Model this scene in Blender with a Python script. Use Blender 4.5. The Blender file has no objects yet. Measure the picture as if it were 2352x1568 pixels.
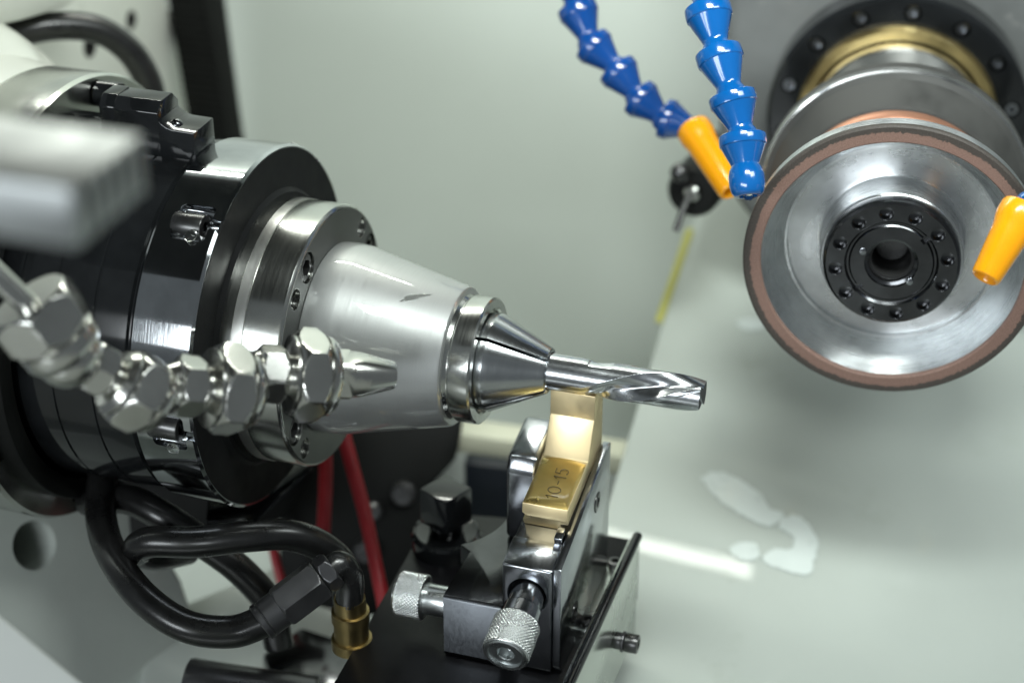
import bpy, bmesh, math, random
import numpy as np
from mathutils import Matrix, Vector

random.seed(7)
R_ = math.radians
S = 0.001                                     # the scene is measured in millimetres
scn = bpy.context.scene
col = scn.collection

# ------------------------------------------------------------------ camera
W, H = 2352.0, 1568.0
TH, PI_, LENS, DIST = R_(18), R_(29), 65.0, 600.0
FW = np.array([-math.sin(TH)*math.cos(PI_), math.cos(TH)*math.cos(PI_), -math.sin(PI_)])
RT = np.array([math.cos(TH), math.sin(TH), 0.0])
UP = np.cross(RT, FW)
FP = W*LENS/36
CP = -DIST*(FW + (1264-W/2)/FP*RT - (852-H/2)/FP*UP)
cam_d = bpy.data.cameras.new('camera')
cam = bpy.data.objects.new('camera', cam_d); col.objects.link(cam)
cam_d.lens = LENS; cam_d.sensor_width = 36; cam_d.clip_start = 0.02; cam_d.clip_end = 50
cam.matrix_world = Matrix(((RT[0], UP[0], -FW[0], CP[0]*S), (RT[1], UP[1], -FW[1], CP[1]*S),
                           (RT[2], UP[2], -FW[2], CP[2]*S), (0, 0, 0, 1)))
cam_d.dof.use_dof = True; cam_d.dof.focus_distance = 0.586; cam_d.dof.aperture_fstop = 5.9
cam_d.dof.aperture_blades = 0
scn.camera = cam

# ------------------------------------------------------------------ world and lamps
wd = bpy.data.worlds.new('World'); scn.world = wd; wd.use_nodes = True
wd.node_tree.nodes['Background'].inputs[0].default_value = (0.86, 0.96, 1.0, 1)
wd.node_tree.nodes['Background'].inputs[1].default_value = 0.15

def lamp(name, loc, target, sx, sy, watts, color):
    l = bpy.data.lights.new(name, 'AREA'); l.shape = 'RECTANGLE'; l.size = sx; l.size_y = sy
    l.energy = watts; l.color = color
    o = bpy.data.objects.new(name, l); col.objects.link(o)
    o.location = loc
    o.rotation_euler = (Vector(target)-Vector(loc)).to_track_quat('-Z', 'Y').to_euler()
    return o
# work lamp of the machine: a tube along the cabinet roof, behind the spindle
lamp('work_lamp_tube', (-0.215, 0.285, 0.40), (-0.215, 0.05, 0.0), 0.38, 0.014, 1.15, (0.97, 1.0, 0.91))
# tall shop window behind the photographer
lamp('shop_window', (-0.40, -2.1, 0.56), (0, 0, 0.0), 1.5, 0.50, 27, (0.90, 0.97, 1.0))
# second work lamp under the roof at the right, over the chute
lamp('chute_lamp', (0.10, -0.14, 0.47), (-0.045, 0.33, -0.03), 0.20, 0.09, 0.95, (0.93, 1.0, 0.96)).data.spread = R_(85)
lamp('sheet_fill_lamp', (0.34, -0.08, 0.44), (0.13, 0.17, -0.10), 0.24, 0.12, 0.38, (0.92, 1.0, 0.98)).data.spread = R_(90)  # added fill, lifts the shadow on the sheet below the wheel

scn.view_settings.view_transform = 'Standard'
scn.view_settings.look = 'None'
scn.view_settings.gamma = 1
scn.view_settings.exposure = 0.0
scn.cycles.use_denoising = True
scn.cycles.max_bounces = 8
scn.cycles.sample_clamp_indirect = 6
scn.render.film_transparent = False

# ------------------------------------------------------------------ helpers: points
def ray(x, y): return FW + (x-W/2)/FP*RT - (y-H/2)/FP*UP
def at(x, y, Z): return CP + Z*ray(x, y)                 # point seen at (x, y), Z mm deep
def on(x, y, ax, v):
    d = ray(x, y); return CP + (v-CP[ax])/d[ax]*d       # point seen at (x, y) on an axis plane
def on_plane(x, y, P0, n):
    d = ray(x, y); return CP + ((P0-CP)@n)/(d@n)*d
def V3(*a): return np.array(a, float)
def unit(v):
    v = np.array(v, float); return v/np.linalg.norm(v)

# ------------------------------------------------------------------ helpers: meshes, all return (verts, faces)
def frame(axis):
    a = unit(axis)
    ref = V3(0, 0, 1) if abs(a[2]) < 0.9 else V3(0, 1, 0)
    u = unit(ref - (ref@a)*a); v = np.cross(a, u)
    return a, u, v
def join(*gs):
    vs, fs, n = [], [], 0
    for g in gs:
        vs += [tuple(p) for p in g[0]]; fs += [tuple(i+n for i in f) for f in g[1]]; n += len(g[0])
    return vs, fs
def lathe(prof, org=(0, 0, 0), axis=(1, 0, 0), seg=96, rad=None):
    """solid of revolution; prof = [(s, r)...] along the axis; rad(phi, s, r) may modulate it"""
    a, u, v = frame(axis); org = np.array(org, float)
    vs, rings = [], []
    for s, r in prof:
        if r <= 1e-6:
            rings.append([len(vs)]); vs.append(org+s*a)
        else:
            ring = []
            for i in range(seg):
                t = 2*math.pi*i/seg
                rr = rad(t, s, r) if rad else r
                ring.append(len(vs)); vs.append(org+s*a+rr*(math.cos(t)*u+math.sin(t)*v))
            rings.append(ring)
    fs = []
    for A, B in zip(rings, rings[1:]):
        if len(A) == 1 and len(B) == 1: continue
        for i in range(seg):
            j = (i+1) % seg
            if len(A) == 1: fs.append((A[0], B[i], B[j])) 
            elif len(B) == 1: fs.append((A[j], A[i], B[0]))
            else: fs.append((A[j], A[i], B[i], B[j]))
    if len(rings[0]) > 1: fs.append(tuple(rings[0]))
    if len(rings[-1]) > 1: fs.append(tuple(reversed(rings[-1])))
    return vs, fs
def ringlathe(prof, org, axis, seg=96):
    """closed section revolved (a ring with a bore)"""
    a, u, v = frame(axis); org = np.array(org, float)
    vs, n = [], len(prof)
    for i in range(seg):
        t = 2*math.pi*i/seg; e = math.cos(t)*u+math.sin(t)*v
        for s, r in prof: vs.append(org+s*a+r*e)
    fs = [(i*n+k, i*n+(k+1) % n, ((i+1) % seg)*n+(k+1) % n, ((i+1) % seg)*n+k) for i in range(seg) for k in range(n)]
    return vs, fs
def from_bm(bm):
    bmesh.ops.recalc_face_normals(bm, faces=bm.faces)
    bm.verts.index_update()
    r = [tuple(v.co) for v in bm.verts], [tuple(v.index for v in f.verts) for f in bm.faces]
    bm.free(); return r
def bevel_bm(bm, w, seg=2, only=None):
    es = [e for e in bm.edges if len(e.link_faces) == 2 and e.calc_face_angle(0) > 0.25 and (only is None or only(e))]
    if w > 0 and es:
        bmesh.ops.bevel(bm, geom=es, offset=w, segments=seg, profile=0.5, affect='EDGES', clamp_overlap=True)
def box(c, size, bev=0.4, rot=None, seg=2):
    bm = bmesh.new(); bmesh.ops.create_cube(bm, size=1)
    for v in bm.verts: v.co = Vector((v.co.x*size[0], v.co.y*size[1], v.co.z*size[2]))
    bevel_bm(bm, bev, seg)
    M = rot if rot is not None else Matrix.Identity(3)
    for v in bm.verts: v.co = M @ v.co + Vector(c)
    return from_bm(bm)
def prism(poly, ext, bev=0.3, seg=2):
    """poly = list of 3-D points (planar), ext = extrusion vector"""
    bm = bmesh.new()
    a = [bm.verts.new(tuple(p)) for p in poly]; b = [bm.verts.new(tuple(np.array(p)+ext)) for p in poly]
    n = len(a)
    bm.faces.new(a); bm.faces.new(list(reversed(b)))
    for i in range(n): bm.faces.new((a[i], b[i], b[(i+1) % n], a[(i+1) % n]))
    bmesh.ops.recalc_face_normals(bm, faces=bm.faces)
    bevel_bm(bm, bev, seg)
    return from_bm(bm)
def spline(pts, n=12):
    P = [np.array(p, float) for p in pts]; P = [2*P[0]-P[1]]+P+[2*P[-1]-P[-2]]
    out = []
    for i in range(1, len(P)-2):
        for k in range(n):
            t = k/n; a, b, c, d = P[i-1:i+3]
            out.append(0.5*((2*b)+(-a+c)*t+(2*a-5*b+4*c-d)*t*t+(-a+3*b-3*c+d)*t**3))
    out.append(P[-2]); return out
def tube(pts, r, seg=20, n=12, smooth=True):
    Q = spline(pts, n) if smooth else [np.array(p, float) for p in pts]
    vs, fs = [], []
    t0 = unit(Q[1]-Q[0]); u = frame(t0)[1]
    for i, p in enumerate(Q):
        t = unit(Q[min(i+1, len(Q)-1)]-Q[max(i-1, 0)])
        u = unit(u-(u@t)*t); v = np.cross(t, u)
        rr = r(i/(len(Q)-1)) if callable(r) else r
        for k in range(seg):
            f = 2*math.pi*k/seg; vs.append(p+rr*(math.cos(f)*u+math.sin(f)*v))
    for i in range(len(Q)-1):
        for k in range(seg):
            j = (k+1) % seg; fs.append((i*seg+j, i*seg+k, (i+1)*seg+k, (i+1)*seg+j))
    fs.append(tuple(range(seg))); fs.append(tuple(reversed(range((len(Q)-1)*seg, len(Q)*seg))))
    return vs, fs
def hexnut(c, axis, ap, length, cham=0.16, sides=6, phase=0.0, rot0=0.0):
    """chamfered polygon nut: flats with the curved chamfer line, ap = half width across flats"""
    a, u, v = frame(axis); c = np.array(c, float)
    seg = 16*sides; circ = ap/math.cos(math.pi/sides); vs, fs, rings = [], [], []
    depth = (circ-ap)*0.62+cham*ap*0.3
    ss = [0, .12, .3, .5, .75, 1.0]
    prof = [(-length/2+depth*k, 0) for k in ss]+[(length/2-depth*k, 0) for k in reversed(ss)]
    for s, _ in prof:
        d = length/2-abs(s)
        lim = ap*0.97+ (d/max(depth, 1e-6))**0.8*(circ-ap*0.97)
        ring = []
        for i in range(seg):
            t = 2*math.pi*i/seg; w = 2*math.pi/sides
            q = (t+phase) % w - w/2
            rr = min(ap/math.cos(q), lim)
            ring.append(len(vs)); vs.append(c+s*a+rr*(math.cos(t+rot0)*u+math.sin(t+rot0)*v))
        rings.append(ring)
    for A, B in zip(rings, rings[1:]):
        for i in range(seg):
            j = (i+1) % seg; fs.append((A[j], A[i], B[i], B[j]))
    fs.append(tuple(rings[0])); fs.append(tuple(reversed(rings[-1])))
    return vs, fs
def ball(c, r, seg=40):
    n = seg//2
    return lathe([(-r*math.cos(math.pi*i/n), r*math.sin(math.pi*i/n) if 0 < i < n else 0) for i in range(n+1)], c, (0, 0, 1), seg)
def cyl(c, axis, r, l0, l1, bev=0.25, seg=48):
    b = min(bev, r*0.4, (l1-l0)*0.4)
    return lathe([(l0, 0), (l0, r-b), (l0+b*.3, r-b*.3), (l0+b, r), (l1-b, r), (l1-b*.3, r-b*.3), (l1, r-b), (l1, 0)], c, axis, seg)
def to_mesh(g, name='m'):
    me = bpy.data.meshes.new(name); me.from_pydata([tuple(map(float, p)) for p in g[0]], [], g[1]); me.update()
    return me
def cut(g, cutters, self_=False):
    """boolean difference, applied at once"""
    a = bpy.data.objects.new('tmp_a', to_mesh(g)); b = bpy.data.objects.new('tmp_b', to_mesh(join(*cutters)))
    for o in (a, b):
        col.objects.link(o)
        bm = bmesh.new(); bm.from_mesh(o.data); bmesh.ops.recalc_face_normals(bm, faces=bm.faces); bm.to_mesh(o.data); bm.free()
    m = a.modifiers.new('b', 'BOOLEAN'); m.object = b; m.operation = 'DIFFERENCE'; m.solver = 'EXACT'; m.use_self = self_
    ev = a.evaluated_get(bpy.context.evaluated_depsgraph_get()); me = ev.to_mesh()
    r = [tuple(v.co) for v in me.vertices], [tuple(p.vertices) for p in me.polygons]
    ev.to_mesh_clear()
    for o in (a, b):
        d = o.data; bpy.data.objects.remove(o); bpy.data.meshes.remove(d)
    return r

# ------------------------------------------------------------------ helpers: objects
BASE = {}
def thing(name, label, cat, base, group=None, rotz=0.0):
    o = bpy.data.objects.new(name, None); col.objects.link(o); o.empty_display_size = 0.01
    o.location = [b*S for b in base]; o.rotation_euler = (0, 0, rotz)
    o['label'] = label; o['category'] = cat
    if group: o['group'] = group
    BASE[o.name] = np.array(base, float)
    return o
def mk(name, g, mat, parent=None, ang=32, local=False, label=None, flat=False):
    """one mesh object from millimetre geometry; a part keeps its thing's origin"""
    base = BASE[parent.name] if (parent and not local) else V3(0, 0, 0)
    me = bpy.data.meshes.new(name)
    me.from_pydata([tuple((np.array(p, float)-base)*S) for p in g[0]], [], g[1])
    bm = bmesh.new(); bm.from_mesh(me); bmesh.ops.recalc_face_normals(bm, faces=bm.faces); bm.to_mesh(me); bm.free()
    if not flat:
        me.polygons.foreach_set('use_smooth', [True]*len(me.polygons))
        me.set_sharp_from_angle(angle=R_(ang))
    me.materials.append(mat); me.update()
    o = bpy.data.objects.new(name, me); col.objects.link(o)
    if parent:
        o.parent = parent; BASE[o.name] = base
    if label: o['label'] = label
    return o
def solo(name, g, mat, label, cat, group=None, kind=None, ang=32):
    """a thing that is one mesh, its origin under its middle"""
    P = np.array([tuple(p) for p in g[0]], float)
    b = V3((P[:, 0].min()+P[:, 0].max())/2, (P[:, 1].min()+P[:, 1].max())/2, P[:, 2].min())
    o = mk(name, ([p-b for p in P], g[1]), mat, ang=ang)
    o.location = b*S; BASE[o.name] = b
    if kind: o['kind'] = kind
    if label: o['label'] = label
    if cat: o['category'] = cat
    if group: o['group'] = group
    return o
def structure(name, g, mat, label=None):
    o = solo(name, g, mat, label, None, kind='structure'); return o

# ------------------------------------------------------------------ materials
def mat_new(name):
    m = bpy.data.materials.new(name); m.use_nodes = True
    return m, m.node_tree.nodes, m.node_tree.links, m.node_tree.nodes['Principled BSDF']
def noise(N, L, coord, scale, detail=4, stretch=None, rough=0.55):
    mp = N.new('ShaderNodeMapping'); L.new(coord, mp.inputs[0])
    if stretch: mp.inputs['Scale'].default_value = stretch
    n = N.new('ShaderNodeTexNoise'); n.inputs['Scale'].default_value = scale; n.inputs['Detail'].default_value = detail
    n.inputs['Roughness'].default_value = rough
    L.new(mp.outputs[0], n.inputs[0]); return n.outputs['Fac']
def ramp(N, L, fac, stops):
    r = N.new('ShaderNodeValToRGB'); L.new(fac, r.inputs[0])
    e = r.color_ramp.elements
    while len(e) < len(stops): e.new(0.5)
    for i, (p, c) in enumerate(stops):
        e[i].position = p; e[i].color = (c if len(c) == 4 else (*c, 1)) if hasattr(c, '__len__') else (c, c, c, 1)
    return r.outputs[0]
def metal(name, color, rough, brush=None, aniso=0.0, axis='X', coat=0.0, coat_rough=0.05, var=0.08, bump=0.0, metallic=1.0, spots=0.0, fine=900.0, grain=0.0, uneven=1.0, spec=0.5):
    """machined metal: tone and roughness vary with fine tool marks (brush = stretch), smears and an oil film (coat)"""
    m, N, L, B = mat_new(name)
    tc = N.new('ShaderNodeTexCoord').outputs['Object']
    B.inputs['Metallic'].default_value = metallic
    smear = noise(N, L, tc, 60, 5)
    lo, hi = 1-0.25*uneven, 1+0.4*uneven
    B.inputs['Specular IOR Level'].default_value = spec
    c0 = tuple(max(0, x*(1-var*1.6)) for x in color); c1 = tuple(min(1, x*(1+var)) for x in color)
    base = ramp(N, L, smear, [(0.3, c0), (0.7, c1)])
    L.new(base, B.inputs['Base Color'])
    if brush:
        b = noise(N, L, tc, fine, 3, brush, 0.7)
        rr = ramp(N, L, b, [(0.3, max(0.02, rough*0.75)), (0.7, min(1, rough*1.3))])
        mx = N.new('ShaderNodeMix'); mx.data_type = 'FLOAT'; mx.inputs[0].default_value = 0.35
        L.new(rr, mx.inputs[2]); r2 = ramp(N, L, smear, [(0.3, rough*0.8), (0.75, min(1, rough*1.45))]); L.new(r2, mx.inputs[3])
        L.new(mx.outputs[0], B.inputs['Roughness'])
        bp = N.new('ShaderNodeBump'); bp.inputs['Strength'].default_value = bump or 0.08; bp.inputs['Distance'].default_value = 0.0001
        L.new(b, bp.inputs['Height']); L.new(bp.outputs[0], B.inputs['Normal'])
    else:
        L.new(ramp(N, L, smear, [(0.3, rough*lo), (0.75, min(1, rough*hi))]), B.inputs['Roughness'])
        if bump or grain:
            g = noise(N, L, tc, grain or 2500, 3)
            bp = N.new('ShaderNodeBump'); bp.inputs['Strength'].default_value = bump; bp.inputs['Distance'].default_value = 0.0001
            L.new(g, bp.inputs['Height']); L.new(bp.outputs[0], B.inputs['Normal'])
    if aniso:
        B.inputs['Anisotropic'].default_value = aniso; B.inputs['Anisotropic Rotation'].default_value = 0.25
        tg = N.new('ShaderNodeTangent'); tg.direction_type = 'RADIAL'; tg.axis = axis
        L.new(tg.outputs[0], B.inputs['Tangent'])
    B.inputs['Coat Weight'].default_value = coat; B.inputs['Coat Roughness'].default_value = coat_rough
    return m
def paint(name, color, rough=0.4, coat=0.0, var=0.06, bump=0.02, coat_rough=0.08, spec=0.5, dirt=None, scale=25, sss=0.0):
    m, N, L, B = mat_new(name)
    tc = N.new('ShaderNodeTexCoord').outputs['Object']
    n1 = noise(N, L, tc, scale, 6, rough=0.6)
    stops = [(0.3, tuple(x*(1-var) for x in color)), (0.7, tuple(min(1, x*(1+var)) for x in color))]
    base = ramp(N, L, n1, stops)
    if dirt:
        n2 = noise(N, L, tc, scale*3.3, 8, rough=0.7)
        k = ramp(N, L, n2, [(0.60, 0.0), (0.74, 1.0)])
        mx = N.new('ShaderNodeMix'); mx.data_type = 'RGBA'; L.new(k, mx.inputs[0]); L.new(base, mx.inputs[6])
        mx.inputs[7].default_value = (*dirt, 1); base = mx.outputs[2]
    L.new(base, B.inputs['Base Color'])
    L.new(ramp(N, L, n1, [(0.25, rough*0.75), (0.75, min(1, rough*1.3))]), B.inputs['Roughness'])
    B.inputs['Coat Weight'].default_value = coat; B.inputs['Coat Roughness'].default_value = coat_rough
    B.inputs['Specular IOR Level'].default_value = spec
    if sss: B.inputs['Subsurface Weight'].default_value = sss; B.inputs['Subsurface Scale'].default_value = 0.004
    n3 = noise(N, L, tc, 700, 3)
    bp = N.new('ShaderNodeBump'); bp.inputs['Strength'].default_value = bump; bp.inputs['Distance'].default_value = 0.0003
    L.new(n3, bp.inputs['Height']); L.new(bp.outputs[0], B.inputs['Normal'])
    return m

BX = (1.0, 0.02, 0.02); BY = (0.02, 1.0, 0.02)
M = {}
M['steel'] = metal('ground_steel', (0.60, 0.61, 0.58), 0.20, BX, 0.55, 'X', bump=0.10, fine=2600)
M['steel_strip'] = metal('freshly_ground_steel', (0.80, 0.80, 0.77), 0.34, BX, 0.5, 'X', bump=0.15, fine=3200)
M['steel_face'] = metal('turned_steel_face', (0.20, 0.205, 0.20), 0.46, None, var=0.06, bump=0.03)
M['polished'] = metal('polished_dark_steel', (0.52, 0.54, 0.56), 0.07, BX, 0.45, 'X', bump=0.05, fine=2600, var=0.12)
M['satin'] = metal('satin_nickel', (0.40, 0.41, 0.405), 0.46, BX, coat=1.0, coat_rough=0.012, metallic=0.75, var=0.02, bump=0.12, fine=3000, uneven=0.1)
M['collet'] = metal('collet_steel', (0.58, 0.60, 0.61), 0.22, BX, 0.6, 'X', bump=0.12, fine=3600)
M['carbide'] = metal('ground_carbide', (0.55, 0.57, 0.59), 0.21, (0.35, 1.0, 0.35), 0.0, bump=0.10, fine=2400, var=0.1)
M['shank'] = metal('carbide_shank', (0.60, 0.62, 0.63), 0.15, BX, 0.5, 'X', bump=0.05, fine=3200)
M['black'] = metal('oiled_black_oxide', (0.010, 0.011, 0.012), 0.10, None, coat=0.25, coat_rough=0.02, var=0.3, metallic=0.0, bump=0.015, spec=0.35)
M['black_face'] = metal('dark_ground_face', (0.010, 0.0105, 0.011), 0.5, None, var=0.15, metallic=0.0, spec=0.12, bump=0.02)
M['gun'] = metal('blued_steel', (0.36, 0.375, 0.40), 0.17, (1.0, 0.03, 0.3), 0.0, var=0.16, bump=0.05, fine=2200, coat=0.25, coat_rough=0.03)
M['gun_dark'] = metal('blued_steel_dark', (0.085, 0.087, 0.092), 0.18, (0.05, 1.0, 0.3), 0.0, var=0.3, bump=0.05, fine=1800, coat=0.4)
M['gold'] = metal('titanium_nitride', (0.82, 0.67, 0.40), 0.38, None, var=0.04, bump=0.14, grain=3500)
M['brass'] = metal('brass', (0.36, 0.275, 0.125), 0.36, None, var=0.12)
M['nickel'] = metal('nickel_plate', (0.60, 0.60, 0.57), 0.20, None, var=0.06, bump=0.06, grain=1800, uneven=0.4)
M['alu'] = metal('aluminium', (0.78, 0.80, 0.80), 0.30, None, var=0.05, bump=0.05)
M['alu_bright'] = metal('bright_aluminium', (0.66, 0.69, 0.69), 0.26, None, var=0.03, bump=0.03)
M['screw'] = metal('blackened_screw', (0.11, 0.11, 0.11), 0.28, None, var=0.2, metallic=0.9)
M['dish'] = metal('turned_wheel_dish', (0.76, 0.78, 0.79), 0.27, (0.02, 1, 0.02), 0.88, 'Y', bump=0.08, fine=2200, var=0.16)
M['wheel_side'] = metal('wheel_side', (0.62, 0.62, 0.60), 0.22, None, var=0.1)
M['grey_wheel'] = metal('grey_wheel_body', (0.055, 0.055, 0.052), 0.6, None, var=0.15, metallic=0.2, bump=0.1)
M['copper'] = metal('copper_bond', (0.46, 0.23, 0.15), 0.42, None, var=0.12, metallic=0.7)
M['dull_gold'] = metal('gold_anodised', (0.68, 0.53, 0.24), 0.36, None, var=0.08)
M['head_grey'] = paint('spindle_head_grey', (0.115, 0.120, 0.118), 0.34, coat=0.2, var=0.25, dirt=(0.2, 0.2, 0.19), scale=18)
M['wall'] = paint('cabinet_wall_paint', (0.64, 0.685, 0.62), 0.45, var=0.03, scale=6, bump=0.03)
M['sheet'] = paint('cabinet_sheet_paint', (0.48, 0.52, 0.48), 0.55, coat=0.2, coat_rough=0.02, spec=0.15, var=0.05, scale=7, bump=0.02, dirt=(0.43, 0.465, 0.42))
M['roof'] = paint('unseen_roof_paint', (0.035, 0.036, 0.036), 0.6, var=0.1)
M['bar'] = metal('milled_aluminium', (0.50, 0.52, 0.52), 0.42, None, var=0.06, bump=0.05)
M['fitting'] = metal('zinc_black_fitting', (0.12, 0.12, 0.125), 0.34, None, var=0.12, metallic=0.85, bump=0.04)
M['slide'] = paint('oiled_black_slide', (0.007, 0.007, 0.008), 0.35, var=0.4, scale=60, spec=0.25, bump=0.05)
M['gun_face'] = metal('ground_blued_face', (0.50, 0.53, 0.58), 0.44, (1.0, 0.03, 0.3), 0.0, var=0.08, bump=0.04, fine=2200)
M['cover'] = paint('white_cover_paint', (0.84, 0.87, 0.83), 0.35, coat=0.3, var=0.03, scale=20)
M['carbide_end'] = metal('dull_carbide_end', (0.055, 0.058, 0.06), 0.4, None, var=0.3, metallic=0.6, bump=0.1)
M['cream'] = paint('cream_paint', (0.70, 0.70, 0.55), 0.4, var=0.05)
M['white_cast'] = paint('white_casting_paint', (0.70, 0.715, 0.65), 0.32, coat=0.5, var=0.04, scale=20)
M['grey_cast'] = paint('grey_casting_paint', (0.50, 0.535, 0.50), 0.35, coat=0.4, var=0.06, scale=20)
M['rubber'] = paint('hose_rubber', (0.010, 0.010, 0.010), 0.30, coat=0.35, coat_rough=0.18, var=0.4, bump=0.10, scale=120)
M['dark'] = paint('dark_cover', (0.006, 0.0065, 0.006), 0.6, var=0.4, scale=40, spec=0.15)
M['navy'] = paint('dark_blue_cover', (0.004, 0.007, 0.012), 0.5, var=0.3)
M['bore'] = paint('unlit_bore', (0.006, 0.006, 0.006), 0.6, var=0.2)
M['red'] = paint('red_cable', (0.30, 0.014, 0.020), 0.42, var=0.12, bump=0.2, scale=200)
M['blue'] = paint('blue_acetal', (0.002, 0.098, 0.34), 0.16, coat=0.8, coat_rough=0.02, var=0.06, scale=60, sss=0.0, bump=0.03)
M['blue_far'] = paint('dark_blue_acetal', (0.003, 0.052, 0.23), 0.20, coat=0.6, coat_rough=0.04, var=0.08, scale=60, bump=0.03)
M['orange'] = paint('orange_acetal', (0.90, 0.36, 0.004), 0.22, coat=0.5, coat_rough=0.05, var=0.05, scale=50, sss=0.12, bump=0.03)
M['yellow'] = paint('yellow_tape', (0.47, 0.46, 0.10), 0.55, var=0.08)
M['marking'] = paint('etched_marking', (0.09, 0.065, 0.02), 0.5, var=0.1)
M['sheet_glare'] = paint('painted_reflection', (0.70, 0.76, 0.73), 0.3, coat=0.3, var=0.05, scale=50)  # pale colour for the lamp reflections painted on the sheet
M['rail_side'] = metal('bright_rail_side', (0.55, 0.58, 0.54), 0.25, None, var=0.05)
M['knurl'] = metal('knurled_aluminium', (0.80, 0.82, 0.81), 0.26, None, var=0.05)
def water_mat():
    m, N, L, B = mat_new('coolant')
    B.inputs['Transmission Weight'].default_value = 1.0; B.inputs['IOR'].default_value = 1.33
    B.inputs['Roughness'].default_value = 0.0; B.inputs['Base Color'].default_value = (0.97, 0.98, 0.95, 1)
    return m
M['coolant'] = water_mat()
def wet_gold():
    m = metal('coolant_wetted_gold', (0.72, 0.53, 0.18), 0.30, None, coat=1.0, coat_rough=0.02, var=0.14, bump=0.10, grain=3500)
    return m
M['wet_gold'] = wet_gold()
def abrasive():
    """copper-brown resin bond, its outer margin worn dark with a ragged border"""
    m, N, L, B = mat_new('resin_abrasive')
    tc = N.new('ShaderNodeTexCoord').outputs['Object']
    sp = N.new('ShaderNodeSeparateXYZ'); L.new(tc, sp.inputs[0])
    cb = N.new('ShaderNodeCombineXYZ'); L.new(sp.outputs[0], cb.inputs[0]); L.new(sp.outputs[2], cb.inputs[1])
    ln = N.new('ShaderNodeVectorMath'); ln.operation = 'LENGTH'; L.new(cb.outputs[0], ln.inputs[0])
    n = noise(N, L, tc, 900, 4, rough=0.7)
    n2 = noise(N, L, tc, 60, 3)
    ma = N.new('ShaderNodeMath'); ma.operation = 'MULTIPLY_ADD'; L.new(n, ma.inputs[0]); ma.inputs[1].default_value = 0.0030
    L.new(ln.outputs['Value'], ma.inputs[2])
    mb = N.new('ShaderNodeMath'); mb.operation = 'MULTIPLY_ADD'; L.new(n2, mb.inputs[0]); mb.inputs[1].default_value = 0.0020
    L.new(ma.outputs[0], mb.inputs[2])
    mr = N.new('ShaderNodeMapRange'); L.new(mb.outputs[0], mr.inputs[0])
    mr.inputs[1].default_value = 0.04890; mr.inputs[2].default_value = 0.04910
    g = noise(N, L, tc, 2600, 2)
    brown = ramp(N, L, g, [(0.35, (0.15, 0.086, 0.066)), (0.7, (0.26, 0.160, 0.128))])
    dark = ramp(N, L, g, [(0.35, (0.030, 0.024, 0.020)), (0.7, (0.075, 0.062, 0.052))])
    mx = N.new('ShaderNodeMix'); mx.data_type = 'RGBA'; L.new(mr.outputs[0], mx.inputs[0]); L.new(brown, mx.inputs[6]); L.new(dark, mx.inputs[7])
    L.new(mx.outputs[2], B.inputs['Base Color']); B.inputs['Roughness'].default_value = 0.62
    bp = N.new('ShaderNodeBump'); bp.inputs['Strength'].default_value = 0.35; bp.inputs['Distance'].default_value = 0.0002
    L.new(g, bp.inputs['Height']); L.new(bp.outputs[0], B.inputs['Normal'])
    return m
M['abrasive'] = abrasive()

# ================================================================== the setting
# back wall of the cabinet
wl = [V3(-420, 300, -520), V3(420, 385, -520), V3(420, 385, 620), V3(-420, 300, 620)]
structure('wall', prism(wl, V3(-1, 10, 0), 0), M['wall'])
# sloping chute sheet under the wheel head, rising to the back
DL = R_(15)
SN = V3(0.0, -math.sin(DL), math.cos(DL)); SN = unit(SN+V3(0.13, 0, 0))
SP = V3(32, 69, -120)
def sh(x, y): return on_plane(x, y, SP, SN)
eb, et = sh(1408, 1120), sh(1625, 400)
ed = unit(et-eb)
p0 = eb-ed*260; p1 = et+ed*60
rt = V3(1, 0, 0); rt = unit(rt-(rt@SN)*SN)
structure('chute_sheet', prism([p0, p0+rt*520, p1+rt*520, p1], -SN*6, 1.2), M['sheet'])
# unseen dark roof above the lamps, added to darken reflections from above
structure('unseen_roof', prism([V3(-460, -420, 500), V3(520, -420, 500), V3(520, 380, 500), V3(-460, 300, 500)], V3(0, 0, 12), 0), M['roof'])
# cabinet floor far below
structure('machine_floor', prism([V3(-420, -330, -330), V3(480, -330, -330), V3(480, 380, -330), V3(-420, 300, -330)], V3(0, 0, -10), 0), M['grey_cast'])

# ================================================================== background things
# cream guide beam and dark covers behind the steady rest
A = at(975, 984, 800); Bp = at(1500, 1058, 800)
b = thing('guide_beam', 'blurred cream guide beam running behind the gold support blade', 'beam', (A+Bp)/2-V3(0, 0, 20))
mk('beam_body', prism([A, Bp, Bp-V3(0, 0, 10), A-V3(0, 0, 10)], V3(-2, 14, 0), 1.5), M['cream'], b)
mk('beam_foot', prism([A-V3(0, 0, 10.2), Bp-V3(0, 0, 10.2), Bp-V3(0, 0, 60), A-V3(0, 0, 60)], V3(-1, 12, 0), 1), M['grey_cast'], b)
c0 = at(1065, 1062, 770); c1 = at(1245, 1085, 770)
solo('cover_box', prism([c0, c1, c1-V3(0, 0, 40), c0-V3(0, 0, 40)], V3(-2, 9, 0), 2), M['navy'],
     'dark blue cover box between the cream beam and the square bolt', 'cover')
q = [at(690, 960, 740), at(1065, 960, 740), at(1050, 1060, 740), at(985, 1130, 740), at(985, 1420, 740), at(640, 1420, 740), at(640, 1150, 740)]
solo('way_cover', prism(q, V3(-30, 90, 0), 3), M['dark'], 'black way cover in the gloom beneath the chuck', 'cover')
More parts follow.
